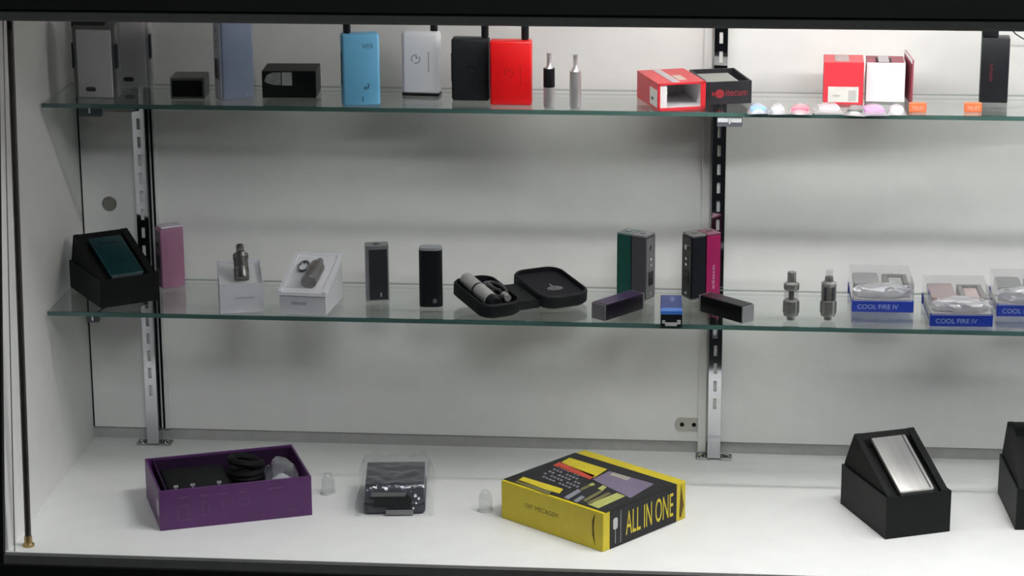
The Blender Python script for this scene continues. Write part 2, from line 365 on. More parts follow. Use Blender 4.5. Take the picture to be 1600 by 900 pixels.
for x in (-.034, -.011, .025):
    bm = B(); box(bm, x-.0008, x+.0008, -.045, -.0435, .043, .058); box(bm, x-.0030, x+.0030, -.045, -.0435, .0545, .058); finish('contact_pin', bm, mat('pin_metal', (.55, .55, .58), .4, .5), o)
o = thing('coiled_cable', 'coiled black cable inside the purple box', 'cable'); o.matrix_world = Mx @ Matrix.Translation((.1345, .074, .0315))
bm = B(); box(bm, -.027, .018, -.030, .040, -.028, .0, .006, 2); finish('tray', bm, M_blackplastic(), o)
bm = B(); pts = [((.021+.003*math.sin(k*.31))*math.cos(k*2*PI/18), .022*math.sin(k*2*PI/18), .006+.0065*(k/18)+(.012 if k > 36 else 0)*math.sin((k-36)/18*PI)) for k in range(64)]
tube(bm, pts, .0055, 8); finish('cord', bm, mat('matt_black_rubber', (.004, .004, .005), .7), o, smooth=True)
bag = clear_mat('crumpled_clear_bag', (.93, .94, .96), f0=.07, diff=.16, diffcol=(.9, .9, .95), rough=.12, gain=1.3, bump=.8, bscale=70)
o = thing('clear_bag', 'crumpled clear plastic bag in the right end of the purple box', 'bag'); o.matrix_world = Mx @ Matrix.Translation((.175, .042, .0165))
bm = B(); blob(bm, .023, .034, .026, 0, 0, .026, .3, 4); finish('film', bm, bag, o, smooth=True)
bm = B(); blob(bm, .013, .020, .012, 0, .0, .020, .2, 9); finish('fitting', bm, mat('milky_plastic', (.55, .55, .58), .3), o, smooth=True)

# small clear caps on the floor
clr = clear_mat('clear_plastic', (.93, .94, .94), f0=.05, diff=.13, diffcol=(.8, .8, .8), rough=.08, gain=1.2)
def clearcap(u, v, s, lab, tilt=0.):
    q = onz(u, v, 0); o = thing('plastic_thimble', lab, 'plastic piece', q)
    bm = B(); lathe(bm, [(.0075*s, 0), (.0088*s, .003*s), (.0085*s, .018*s), (.007*s, .023*s), (.0048*s, .027*s), (.002*s, .028*s)], 20); finish('shell', bm, clr, o, smooth=True)
    bm = B(); lathe(bm, [(.0094*s, 0), (.0098*s, .0015*s), (.0094*s, .003*s)], 20); finish('rim', bm, mat('milky_rim', (.6, .6, .59), .4), o, smooth=True)
clearcap(513, 771, 1.1, 'small clear plastic thimble between the purple box and the bagged black device')
clearcap(759, 798, 1.1, 'small clear plastic thimble touching the left end of the yellow box')

# bagged black device
P, yw, W = place((565, 806), (668, 806), 0, 6)
t = thing('bagged_device', 'black plastic charger case sealed in a crumpled clear bag on the cabinet floor', 'charger', P, yw)
W = .085
bm = B(); box(bm, -W/2, W/2, .004, .112, .0, .020, .006, 3); prism(bm, [(.004, .018), (.012, .030), (.022, .037), (.104, .041), (.112, .018)], -W/2+.002, W/2-.002); finish('body', bm, mat('dark_grey_case', (.030, .032, .042), .28, var=.2), t, smooth=True)
bm = B(); prism(bm, [(-.030, .013), (-.026, .026), (.018, .029), (.024, .024), (.022, .012)], -.0005, .006, 'y'); finish('slot', bm, M_shadowgap(), t)
bm = B(); box(bm, -.032, .016, -.0015, .006, .028, .0325, .001); finish('lip', bm, mat('grey_lip', (.10, .10, .10), .35), t)
bm = B()
for (x, z, a) in ((.029, .029, .0022), (.0335, .025, .002), (.0300, .0185, .0015), (.026, .011, .0015)): lathe(bm, [(a, 0), (a, .004)], 8, at(x, .003, z, FRONT))
finish('contact', bm, mat('bright_contact', (.9, .9, .9), .2, .7), t)
bm = B(); box(bm, -.012, .026, -.002, .001, .002, .0085); finish('label', bm, mat('grey_label', (.20, .20, .20), .5), t)
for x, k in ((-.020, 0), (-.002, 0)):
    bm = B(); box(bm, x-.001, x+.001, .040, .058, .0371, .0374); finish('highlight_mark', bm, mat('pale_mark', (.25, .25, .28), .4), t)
bm = B()
g = bmesh.ops.create_grid(bm, x_segments=34, y_segments=34, size=1)
from mathutils import noise
for v in bm.verts:
    x = v.co.x*.054; y = .062+v.co.y*.068
    ex = max(0, abs(x)-W/2)/.014; ey = max(0, abs(y-.060)-.053)/.014; e = min(1, math.hypot(ex, ey))
    z = .0440*(1-e*e)+.0015+.0028*noise.noise(Vector((x*60, y*60, 3)))*(1-.4*e)
    if y > .114: z += .012*math.sin(min(1, (y-.114)/.016)*PI)+.004*noise.noise(Vector((x*120, 5, 1)))
    v.co = Vector((x, y, max(.001, z)))
finish('clear_wrapper', bm, clear_mat('thin_clear_film', (.95, .955, .965), f0=.05, diff=.022, diffcol=(.85, .87, .9), rough=.1, gain=1.1, bump=.5, bscale=45), t, smooth=True)

# yellow box
N = onz(942, 863, 0); R_ = onz(1068, 808, 0); yw = math.radians(51.5); W, D, H = .170, .186, .0545
t = thing('gift_box', 'flat yellow and black cardboard box printed ALL IN ONE on the cabinet floor', 'box', N, yw)
yel = mat('yellow_card', (.62, .50, .018), .42, var=.04); yblk = mat('black_print_card', (.014, .0135, .016), .35, var=.15)
bm = B(); box(bm, 0, W, 0, D, 0, H, .0012); finish('yellow_carton', bm, yel, t)
bm = B(); box(bm, .0135, .150, -.0006, .0, .0006, H-.0006); box(bm, .0045, .150, -.0006, D, H, H+.0006); finish('black_sleeve', bm, yblk, t)
Mi = (Matrix.Translation(N) @ Matrix.Rotation(yw, 4, 'Z')).inverted()
def topquad(name, px, m, z=H+.0009):
    bm = B(); vv = [Mi @ onz(u, v, z) for u, v in px]
    a = [bm.verts.new((q.x, q.y, H+.0006)) for q in vv]; b = [bm.verts.new((q.x, q.y, z)) for q in vv]; n = len(a)
    bm.faces.new(b); bm.faces.new(a[::-1])
    for k in range(n): bm.faces.new((a[k], a[(k+1) % n], b[(k+1) % n], b[k]))
    return finish(name, bm, m, t)
lil = mat('lilac_print', (.17, .14, .21), .4); gry = mat('grey_print', (.22, .22, .26), .4); grn = mat('pale_green_print', (.40, .42, .12), .4)
olv = mat('olive_print', (.15, .14, .05), .4); redp = mat('red_print', (.50, .06, .03), .4)
topquad('yellow_panel', [(877, 722), (890, 715), (949, 733), (928, 746)], yel)
topquad('red_stripe', [(864, 727), (874, 722), (930, 743), (922, 749)], redp)
topquad('purple_panel', [(926, 749), (952, 736), (1022, 756), (985, 778)], lil)
topquad('panel_label', [(953, 742), (958, 738), (985, 746), (980, 751)], mat('beige_print', (.36, .34, .28), .4), H+.0012)
topquad('yellow_bar', [(808, 751), (818, 745), (880, 764), (874, 771)], yel)
topquad('olive_bar', [(805, 753), (811, 750), (862, 768), (857, 773)], olv)
topquad('print_bar', [(881, 777), (903, 764), (909, 767), (888, 780)], gry)
topquad('print_bar', [(896, 782), (909, 774), (914, 777), (901, 785)], gry)
topquad('print_bar', [(919, 788), (964, 770), (977, 775), (935, 794)], grn)
topquad('print_bar', [(917, 785), (950, 769), (955, 771), (922, 788)], olv)
topquad('print_bar', [(911, 781), (938, 766), (942, 768), (915, 784)], olv)
topquad('print_bar', [(906, 764), (920, 757), (924, 759), (910, 766)], olv)
topquad('print_dot', [(919, 757), (926, 754), (930, 757), (922, 760)], grn)
topquad('print_dot', [(934, 763), (942, 758), (948, 761), (941, 767)], grn)
bm = B()                                                    # rows of small unreadable grey lettering, one flat print
for r in range(5):
    for k in range(11):
        if (r*7+k*3) % 5 == 0: continue
        ps = [(842+r*7.2+k*5.0-r*0, 743-r*4.6+k*2.05+r*1.4), ]
        u, v = ps[0]
        if u > 905: continue
        q = [Mi @ onz(u+a, v+b, H+.0009) for a, b in ((0, 0), (2.6, -1.6), (5.6, -.3), (3.0, 1.3))]
        a = [bm.verts.new((c.x, c.y, H+.0006)) for c in q]; b = [bm.verts.new((c.x, c.y, H+.0009)) for c in q]
        bm.faces.new(b)
        for i in range(4): bm.faces.new((a[i], a[(i+1) % 4], b[(i+1) % 4], b[i]))
finish('fine_print', bm, gry, t)
text('lettering', 'ALL IN ONE', .0975, .034, yel, t, at(.094, -.0006, .028, FRONT))
bm = B(); box(bm, .034, .0353, -.0009, -.0006, .004, .050); finish('white_rule', bm, gry, t)
bm = B(); box(bm, .0235, .0243, -.0009, -.0006, .006, .027); prism(bm, rrect(.009, .016, .003, 4, .0239, .034), -.0009, -.0006, 'y'); finish('brush_icon', bm, mat('white_print', (.5, .5, .5), .4), t)
SIDE = Matrix.Rotation(-PI/2, 4, 'Z') @ FRONT               # faces -x
text('lettering', 'OIT MECAGEM', .060, .0065, mat('dark_olive_print', (.16, .11, .01), .5), t, at(0, D*.595, .030, SIDE))
bm = B(); prism(bm, [(.014, .006), (.0185, .020), (.019, .040), (.0145, .050), (.0165, .030)], -.0004, .001); finish('flap_slit', bm, mat('slit_shadow_brown', (.10, .06, .005), .7), t)
bm = B(); prism(bm, [(.1565, .006), (.160, .004), (.1655, .020), (.1595, .052), (.158, .03)], -.0005, .001, 'y'); finish('flap_slit', bm, mat('slit_shadow_brown', (.10, .06, .005), .7), t)

# ================================================================== UPPER SHELF
def ringlogo(bm, cx, cz, r, y, k=.0012):
    n = 20
    for q in range(n):
        if q in (2, 3, 12, 13): continue
        a0 = 2*PI*q/n; a1 = 2*PI*(q+1)/n
        prism(bm, [(cx+r*math.cos(a0), cz+r*math.sin(a0)), (cx+r*math.cos(a1), cz+r*math.sin(a1)), (cx+(r-k)*math.cos(a1), cz+(r-k)*math.sin(a1)), (cx+(r-k)*math.cos(a0), cz+(r-k)*math.sin(a0))], y, y+.0004, 'y')
    prism(bm, [(cx-r*.1, cz+r*.65), (cx+r*.35, cz+r*.5), (cx+r*.45, cz+r*.15), (cx+r*.05, cz+r*.1)], y, y+.0004, 'y')
    return bm
def tank(x, y, z, r, h, parent, m=None):
    bm = B(); lathe(bm, [(r*.8, z), (r, z+.002), (r, z+h*.8), (r*.7, z+h*.84), (r*.55, z+h)], 20, at(x, y, 0)); return finish('atomizer', bm, m or M_blackplastic(), parent, smooth=True)
def mod(lab, fl, fr, z, h, d, m, yaw=None, bev=.004, name='box_device', logo=None, side_slot=True, tk=None, group='devices on the upper shelf', W=None):
    P, yw, w_ = place(fl, fr, z, yaw); w_ = W or w_
    t = thing(name, lab, 'device', P, yw, group)
    bm = B(); box(bm, -w_/2, w_/2, 0, d, 0, h, bev, 3); finish('body', bm, m, t, smooth=True)
    if side_slot:
        bm = B(); box(bm, -w_/2-.0006, -w_/2+.0008, .003, .009, h*.30, h*.76, .0005); finish('fire_button', bm, mat('dark_button', (.02, .03, .04), .4), t)
    if tk:
        tank(tk[0], d/2, h, tk[1], tk[2], t)
    if logo:
        bm = B(); ringlogo(bm, logo[0], logo[1], .0065, -.0004); finish('logo', bm, logo[2], t)
        if len(logo) > 3: bm = B(); box(bm, logo[3]-.0005, logo[3]+.0005, -.0003, .0002, logo[1]-.018, logo[1]+.011); finish('side_print', bm, logo[2], t)
    return t, w_
# two pale devices in plastic at the left
def pale(lab, fl, fr, h, yaw, sh=.16):
    P, yw, w_ = place(fl, fr, Z2, yaw)
    t = thing('pale_device', lab, 'device', P, yw, 'pale devices at the left end')
    gm = mat('grey_shell_%d' % (sh*100), (sh, sh, sh*1.03), .4, var=.05)
    bm = B(); box(bm, -w_/2-.007, w_/2+.007, .003, .024, 0, h, .004, 3); finish('shell', bm, gm, t, smooth=True)
    if sh < .3: bm = B(); box(bm, -w_/2-.0068, w_/2-.008, .0032, .022, h-.0055, h+.002, .001); finish('top_cap', bm, mat('dark_top_cap', (.03, .03, .03), .4), t)
    bm = B(); box(bm, -w_/2, w_/2, 0, .0045, .001, h-.009, .0015, 2); finish('front_panel', bm, mat('pale_panel', (.62, .60, .63), .4, var=.02), t, smooth=True)
    bm = B(); prism(bm, rrect(.0145, .0062, .003, 5, -w_*.13, .0125), -.0004, 0, 'y'); finish('badge', bm, mat('dark_badge', (.06, .055, .06), .4), t)
    for s in (-1, 1):
        bm = B(); box(bm, s*(w_/2+.0065)-.001, s*(w_/2+.0065)+.001, .0015, .010, h*.40, h*.73, .0004); finish('side_button', bm, mat('dark_button', (.02, .03, .04), .4), t)
    return t
pale('pale silver device with dark grey sides at the left end of the upper shelf', (123, 153), (177, 154), .104, -2)
pale('pale grey device set back, second from the left on the upper shelf', (186, 137), (229, 138), .104, 2, .5)
# grey box with black open front
P, yw, W = place((267, 155), (320, 155), Z2, 3)
t = thing('grey_cradle', 'small grey cradle with an open black front on the upper shelf', 'charger', P, yw)
bm = B(); gm = mat('smoke_grey_plastic', (.10, .105, .105), .35)
box(bm, -W/2, W/2, .0, .045, .026, .030, .001); box(bm, -W/2, W/2, 0, .045, 0, .003, .001); box(bm, W/2-.003, W/2, 0, .045, .003, .026); box(bm, -W/2, -W/2+.0015, 0, .045, .003, .026); box(bm, -W/2, W/2, .042, .045, .003, .026)
finish('housing', bm, gm, t)
bm = B(); box(bm, -W/2+.0015, W/2-.003, .0015, .04, .003, .026, .002); finish('black_front', bm, mat('deep_black', (.003, .003, .004), .5), t)
# bagged blue-grey device
yw = math.radians(36); P = onz(349, 159, Z2)+Vector((math.cos(yw), math.sin(yw), 0))*.0245
t = thing('wrapped_device', 'tall pale blue device in clear wrapping behind the black box with a sticker', 'device', P, yw)
bm = B(); box(bm, -.0245, .0245, .002, .024, 0, .112, .004, 3); finish('body', bm, mat('pale_blue_grey', (.31, .37, .50), .4, var=.04), t, smooth=True)
bm = B(); box(bm, -.0262, -.0240, .003, .023, .001, .111, .001); sp = finish('side_panel', bm, mat('pale_side', (.42, .42, .46), .4), t)
bm = B(); box(bm, -.0268, -.0258, .007, .019, .030, .058, .0006); finish('screen', bm, mat('dark_screen', (.015, .02, .03), .2), sp)
for z in (.072, .080, .095):
    bm = B(); box(bm, -.0268, -.0258, .010, .016, z, z+.005, .0006); finish('button', bm, mat('grey_button', (.25, .25, .28), .3, .3), sp)
bm = B()
for k in range(1):
    g = bmesh.ops.create_grid(bm, x_segments=16, y_segments=30, size=1)
    for v in bm.verts:
        x = v.co.x*.029; z = .058+v.co.y*.0575; n = noise.noise(Vector((x*50, z*40, 8)))
        v.co = Vector((x, -.0015+.0022*n+(.010*max(0, abs(x)-.024)/.005), z))
finish('clear_wrapper', bm, clear_mat('wrap_film', (.95, .96, .985), f0=.05, diff=.10, diffcol=(.7, .76, .9), rough=.12, bump=.5, bscale=50), t, smooth=True)
# black box with clear sticker
P, yw, W = place((410, 153), (494, 153), Z2, 3)
t = thing('black_carton', 'black cardboard box with a torn silver sticker and white label on the upper shelf', 'box', P, yw)
bm = B(); box(bm, -W/2, W/2, 0, .058, 0, .0375, .0008); finish('carton', bm, mat('black_carton_card', (.016, .017, .018), .5, var=.15), t)
bm = B(); n = 12; pts = [(.005, .018), (.005, .0355), (-.012, .0355)]+[(-.012-.020*math.sin(PI*k/n*.5+0), .0355-.0175*(1-math.cos(PI*k/n*.5))) for k in range(1, n)]+[(-.028, .020), (-.012, .0175)]
prism(bm, [(-.034, .024), (-.030, .032), (-.022, .0355), (-.011, .0355), (-.011, .018), (-.020, .018), (-.031, .021)], -.0006, 0, 'y'); finish('torn_sticker', bm, mat('silver_sticker', (.42, .42, .44), .35, .2, var=.4, scale=260, aniso=(1, 1, 4)), t)
bm = B(); box(bm, -.0095, .0045, -.0006, 0, .0175, .0358); finish('white_label', bm, mat('white_label', (.60, .60, .60), .5), t)
bm = B(); box(bm, W/2-.0002, W/2+.0005, .002, .056, .002, .0355); finish('side_face', bm, mat('charcoal_card', (.045, .045, .045), .6), t)

dk = mat('dark_print', (.03, .06, .09), .5)
t, W = mod('light blue box device with dark lettering and a black atomizer on the upper shelf', (534, 166), (597, 166), Z2, .099, .022, mat('light_blue_shell', (.17, .51, .80), .4, var=.02), yaw=15, tk=(-.017, .0052, .04), W=.0515)
text('lettering', 'VAPOR', .0155, .0065, mat('blue_dark_print', (.03, .13, .25), .5), t, at(.009, 0, .082, FRONT))
bm = B(); box(bm, .009, .0105, -.0003, 0, .024, .031); box(bm, .0035, .008, -.0003, 0, .023, .0265); box(bm, .001, .0025, -.0003, 0, .006, .013); finish('small_print', bm, mat('blue_dark_print', (.03, .13, .25), .5), t)
t, W = mod('white rounded box device with a grey ring logo on the upper shelf', (625, 150), (689, 151), Z2, .0880, .022, mat('glossy_white_shell', (.90, .91, .95), .3, var=.01), yaw=-5, bev=.006, side_slot=False, tk=(.018, .0052, .04), logo=(-.006, .052, mat('grey_logo', (.25, .27, .3), .4), .012), W=.0535)
for ch in t.children:
    if ch.name.startswith('body'): ch.location.z = .0022
bm = B(); box(bm, -.0265, .0265, -.0003, .020, 0, .0042, .0015); finish('black_foot', bm, M_blackplastic(), t)
t, W = mod('matt black box device with a dark ring logo between the white and red ones', (705, 158), (765, 158), Z2, .0865, .022, mat('matt_black_shell', (.018, .020, .024), .5, var=.1), yaw=-1, logo=(.003, .044, mat('black_logo', (.004, .004, .005), .3)), tk=(.0195, .0052, .05), W=.052)
t, W = mod('bright red box device with a faint ring logo on the upper shelf', (764, 165), (832, 165), Z2, .0885, .022, mat('bright_red_shell', (.72, .008, .010), .38, var=.02), yaw=0, bev=.003, logo=(-.002, .045, mat('dark_red_logo', (.42, .008, .008), .4), .0135), tk=(.019, .0052, .05), W=.0565)
# slim atomizers
def slim(u, v, z, prof, lab, mats, cat='atomizer', group='slim atomizers on the upper shelf', name='slim_atomizer'):
    t = thing(name, lab, cat, onz(u, v, z), 0, group)
    for (nm, pr, m) in prof: bm = B(); lathe(bm, pr, 20); finish(nm, bm, mats[m], t, smooth=True)
    return t
ms = {'c': mat('satin_chrome', (.66, .65, .66), .28, .7, var=.05), 'b': mat('gloss_black_sleeve', (.01, .01, .012), .25), 's': M_steel(), 'g': clear_mat('tank_glass', (.9, .9, .9), f0=.08, diff=.1, rough=.03)}
slim(858, 168, Z2, [('base', [(.006, 0), (.0075, .002), (.0075, .029)], 'c'), ('sleeve', [(.0078, .0285), (.0078, .054)], 'b'), ('drip_tip', [(.0052, .054), (.0032, .058), (.0030, .072), (.0036, .0745)], 'c')], 'slim chrome atomizer with a black sleeve beside the red device', ms)
slim(899, 168, Z2, [('base', [(.006, 0), (.0078, .002), (.0078, .050)], 'c'), ('drip_tip', [(.0060, .050), (.0032, .056), (.0030, .0695), (.0036, .072)], 'c')], 'slim plain chrome atomizer between the red device and the red sleeve box', ms)

# red sleeve
N = onz(1028, 173.5, Z2); yw = math.radians(19); W, D, H = .0665, .098, .037
t = thing('red_sleeve', 'empty red cardboard sleeve with a white inside lying on the upper shelf', 'box', N, yw)
rc = mat('red_card', (.56, .022, .032), .4, var=.05); wc = mat('white_card', (.78, .76, .78), .5, var=.02); th = .0018
bm = B(); box(bm, 0, th, 0, D, 0, H); box(bm, W-th, W, 0, D, 0, H); box(bm, th, W-th, 0, D, 0, th); box(bm, th, W-th, 0, D, H-th, H); box(bm, th, W-th, D-th, D, th, H-th)
box(bm, W-.007, W-.0, -.0008, 0, 0, H); box(bm, 0, .0028, -.0008, 0, 0, H); box(bm, 0, W, -.0008, 0, 0, .0035); box(bm, 0, W, -.0008, 0, H-.0025, H)
finish('sleeve', bm, rc, t)
bm = B(); k = th; e = .0006
box(bm, k, k+e, .0005, D-k, k, H-k); box(bm, W-k-e, W-k, .0005, D-k, k, H-k); box(bm, k, W-k, .0005, D-k, k, k+e); box(bm, k, W-k, .0005, D-k, H-k-e, H-k); box(bm, k, W-k, D-k-e, D-k, k, H-k)
finish('white_lining', bm, wc, t)
bm = B(); box(bm, k+e, k+.011, .001, .004, k+e, H-k-e); finish('tuck_flap', bm, wc, t)
bm = B(); box(bm, -.0006, 0, .004, .036, .004, .027); s_ = finish('price_label', bm, mat('label_paper', (.72, .72, .68), .6), t)
bm = B(); box(bm, -.0009, -.0006, .020, .028, .011, .015); finish('barcode', bm, dk, s_)
bm = B(); box(bm, .021, .032, .004, D-.004, H, H+.0005); finish('tape', bm, mat('grey_tape', (.45, .42, .44), .4), t)
bm = B(); box(bm, .034, .046, .018, .050, H, H+.0005); finish('beige_label', bm, mat('beige_label', (.55, .42, .36), .5), t)
# black tray with red lettering
R_ = onz(1174, 161, Z2); yw = math.radians(15); W, D, H = .064, .094, .031
N = R_-Vector((math.cos(yw), math.sin(yw), 0))*W
t = thing('black_tray', 'open black tray with red lettering beside the red sleeve on the upper shelf', 'box', N, yw)
bc = mat('black_tray_card', (.022, .022, .026), .45, var=.1); th = .0025
bm = B(); box(bm, 0, W, 0, th, 0, H); box(bm, 0, W, D-th, D, 0, H); box(bm, 0, th, th, D-th, 0, H); box(bm, W-th, W, th, D-th, 0, H); box(bm, th, W-th, th, D-th, 0, .002)
finish('tray', bm, bc, t)
bm = B(); box(bm, th, W-.012, th, D-.012, .002, H-.004, .001); finish('grey_insert', bm, mat('grey_insert_foam', (.33, .34, .32), .6), t)
rp = mat('red_lettering', (.26, .014, .022), .5)
bm = B(); lathe(bm, [(.0062, 0), (.0062, .0004)], 20, at(.0195, 0, .0145, FRONT)); finish('round_logo', bm, rp, t)
text('lettering', 'itecum', .030, .009, rp, t, at(.043, 0, .0155, FRONT))
text('lettering', '\u2022', .004, .006, rp, t, at(.0105, 0, .0145, FRONT))

# sachets at the front of the shelf
def sachet(u, v, w_, d, yaw, col, lab, inner=True):
    P = onz(u, v, Z2); t = thing('sachet', lab, 'packet', P+Vector((0, 0, .0002)), math.radians(yaw), 'small plastic sachets on the upper shelf')
    bm = B(); g = bmesh.ops.create_grid(bm, x_segments=12, y_segments=10, size=1)
    top_ = []
    for v_ in bm.verts:
        x, y = v_.co.x, v_.co.y; hgt = .0125*(1-abs(x)**2.5)*(1-abs(y)**2.5)+.0004+.0012*noise.noise(Vector((x*4+u, y*4, 1)))*(1-x*x)*(1-y*y)
        v_.co = Vector((x*w_/2, d/2+y*d/2, max(.0003, hgt)))
    finish('film', bm, clear_mat('sachet_film', (.95, .95, .96), f0=.05, diff=.38, diffcol=(.85, .83, .86), rough=.25, gain=1.0), t, smooth=True)
    if inner:
        mc = mat('rubber_'+'_'.join('%d' % (c*100) for c in col), col, .45)
        bm = B(); prism(bm, rrect(w_*.62, d*.55, .004, 5, 0, d/2), .0006, .0052, 'z') if False else box(bm, -w_*.34, w_*.34, d*.12, d*.8, .0008, .0085, .002); finish('silicone_band', bm, mc, t)
    return t
sachet(1186, 179, .030, .026, 8, (.25, .55, .95), 'small plastic sachet with a light blue band beside the black tray')
sachet(1216, 180, .026, .030, 5, (.75, .77, .8), 'small plastic sachet with a whitish band between the blue and the red sachets')
sachet(1249, 180, .034, .030, -6, (.75, .16, .25), 'small plastic sachet with a pinkish red band left of the red box')
sachet(1297, 180, .040, .040, 4, (.78, .70, .74), 'small plastic sachet with a pale rose band in front of the red box')
sachet(1334, 182, .030, .026, -14, (.12, .12, .125), 'small plastic sachet with a dark grey band in front of the red box')
sachet(1368, 182, .038, .040, 6, (.80, .36, .75), 'small plastic sachet with a magenta band in front of the white box')
sachet(1402, 181, .026, .030, 0, (.8, .8, .82), 'small plastic sachet with a white band just left of the first orange packet')
# red box & white-fronted box
P, yw, W = place((1284, 163), (1350, 164), Z2, -1)
t = thing('red_carton', 'red cardboard box with a white price label standing on the upper shelf', 'box', P, yw)
W = .0535; H = .0585; rd = mat('red_carton_card', (.62, .038, .055), .42, var=.03)
bm = B(); box(bm, -W/2, W/2, 0, .055, 0, H, .0008); finish('carton', bm, rd, t)
bm = B(); box(bm, -.0205, .0205, -.0006, 0, .0035, .0245); s_ = finish('price_label', bm, mat('label_paper', (.72, .72, .68), .6), t)
bm = B()
for k in range(9): box(bm, .007+k*.0012, .0077+k*.0012, -.0008, -.0006, .005, .020)
box(bm, -.014, -.004, -.0008, -.0006, .012, .0135); box(bm, -.0135, -.005, -.0008, -.0006, .0105, .0115)
finish('barcode', bm, mat('label_grey_print', (.45, .45, .45), .5), s_)
bm = B(); box(bm, -.012, .007, .006, .050, H, H+.0004); finish('seal_sticker', bm, mat('translucent_seal', (.42, .33, .33), .4), t)
P, yw, W = place((1352, 161), (1413, 162), Z2, -1)
t = thing('white_carton', 'white-fronted cardboard box with raised red flap right of the red box', 'box', P, yw)
W = .052; H = .0555
bm = B(); box(bm, -W/2, W/2, 0, .05, .002, H, .0006); finish('carton', bm, mat('bright_white_card', (.84, .84, .88), .4, var=.01), t)
mr = mat('dull_red_card', (.28, .05, .075), .5)
bm = B(); box(bm, -W/2, W/2-.002, .002, .048, H, H+.0008); finish('red_top', bm, mr, t)
bm = B(); box(bm, -.010, .004, .001, .046, H+.0008, H+.0014); finish('seal_sticker', bm, mat('grey_tape', (.45, .42, .44), .4), t)
for x in (-.0135, .0045):
    bm = B(); box(bm, x, x+.0028, .001, .030, H+.0008, H+.0016); finish('black_mark', bm, M_black(), t)
bm = B(); prism(bm, [(-.054, -.002), (-.054, H+.003), (0, H+.007), (0, 0)], 0, .0022); f = finish('side_flap', bm, mr, t, (W/2+.0002, .050, .002), (0, 0, math.radians(9)))
bm = B(); prism(bm, [(-.0544, H-.002), (-.0544, H+.0035), (0, H+.0075), (0, H+.005)], -.0008, 0); finish('flap_edge', bm, wc, f)
# orange packets
for u, lab in ((1434, 'small orange printed packet standing just right of the white carton'), (1520.5, 'small orange printed packet standing in front of the tall black device')):
    P = onz(u, 175.5, Z2); t = thing('orange_packet', lab, 'packet', P, math.radians(3), 'orange packets')
    bm = B(); box(bm, -.0115, .0115, 0, .008, 0, .0125, .0012); finish('packet', bm, mat('orange_card', (.80, .17, .06), .4, var=.06), t)
    text('lettering', 'TRUST', .017, .0052, mat('pale_orange_print', (.85, .55, .45), .5), t, at(.0003, 0, .0058, FRONT))
# black device at right
P, yw, W = place((1531, 161), (1573, 161), Z2, -3)
t = thing('black_tall_device', 'tall black device with faint red side lettering near the right edge of the upper shelf', 'device', P, yw, 'devices on the upper shelf')
W = .0375; mb = mat('satin_black_shell', (.012, .013, .016), .42, var=.1)
bm = B(); box(bm, -W/2, W/2, 0, .028, 0, .089, .0015, 2); finish('body', bm, mb, t, smooth=True)
bm = B(); box(bm, -W/2-.0004, W/2-.0155, .003, .024, .089, .125, .002, 2); finish('atomizer', bm, M_blackplastic(), t, smooth=True)
text('lettering', 'smurt', .024, .0042, mat('dim_red_print', (.16, .012, .03), .5), t, at(-.005, 0, .042, FRONT @ Matrix.Rotation(PI/2, 4, 'Z')))
# thin cable at far right top
bm = B(); q0 = ony(1575, 40, -.06); q1 = ony(1588, 54, -.05); q2 = ony(1603, 63, -.03); q3 = ony(1625, 70, -.004)
tube(bm, [q0+Vector((-.012, -.01, .03)), q0, (q0+q1)/2, q1, q2, q3], .0009, 8); tag(finish('thin_cable', bm, M_blackplastic(), smooth=True), 'thin black cable hanging at the top right behind the tall black device', 'cable')

# ================================================================== LOWER GLASS SHELF
# pink device
P, yw, W = place((250, 451), (295, 448), Z1, 34)
t = thing('pink_device', 'pale pink box device with a silver top beside the left black display box', 'device', P, yw, 'devices on the lower shelf')
pk = mat('pink_anodised', (.36, .17, .27), .38, .2, var=.04); W = .035
bm = B(); box(bm, -W/2, W/2, 0, .024, 0, .0875, .002, 2); finish('body', bm, pk, t, smooth=True)
bm = B(); box(bm, -W/2+.002, W/2-.001, .001, .023, .0875, .0905, .001); finish('silver_top', bm, mat('pale_pink_top', (.62, .55, .62), .35, .2), t)
bm = B(); box(bm, -W/2-.001, -W/2+.001, .002, .022, .002, .084, .001); sp = finish('side_panel', bm, mat('dark_pink_side', (.13, .075, .11), .4), t)
for z0, z1_ in ((.060, .068), (.030, .048)):
    bm = B(); box(bm, -W/2-.0016, -W/2-.0008, .006, .016, z0, z1_); finish('button', bm, M_blackplastic(), sp)
# white box 1 with tank
wcard = mat('white_box_card', (.66, .66, .70), .5, var=.02)
def slope_box(lab, N, yw, W, D, hf, hb, foam_dz, name='white_gift_box', side_print=True, lip=.0018):
    t = thing(name, lab, 'box', N, yw, 'white gift boxes on the lower shelf')
    th = lip
    bm = B(); prism(bm, [(0, 0), (0, hf), (D, hb), (D, 0)], 0, th); prism(bm, [(0, 0), (0, hf), (D, hb), (D, 0)], W-th, W)
    box(bm, th, W-th, 0, th, 0, hf); box(bm, th, W-th, D-th, D, 0, hb); box(bm, th, W-th, th, D-th, 0, .002)
    finish('box_walls', bm, wcard, t)
    return t
N = onz(344.5, 490, Z1); yw = math.radians(14); W, D, hf, hb = .0605, .064, .0415, .0585
t = slope_box('white box with a sloping front holding a steel tank beside the pink device', N, yw, W, D, hf, hb, 0)
bm = B(); prism(bm, [(.0018, .002), (.0018, hf-.001), (D-.002, hb-.004), (D-.002, .002)], .0018, W-.0095); ins = finish('white_insert', bm, mat('white_foam', (.72, .72, .73), .6, var=.02), t)
bm = B(); prism(bm, [(.0018, .002), (.0018, hf-.006), (D-.002, hb-.012), (D-.002, .002)], W-.0095, W-.0018); finish('insert_gap', bm, mat('white_foam', (.72, .72, .73), .6), t)
bm = B(); box(bm, .020, .046, -.0003, 0, .020, .0225); finish('faint_print', bm, mat('very_faint_print', (.50, .50, .54), .5), t)
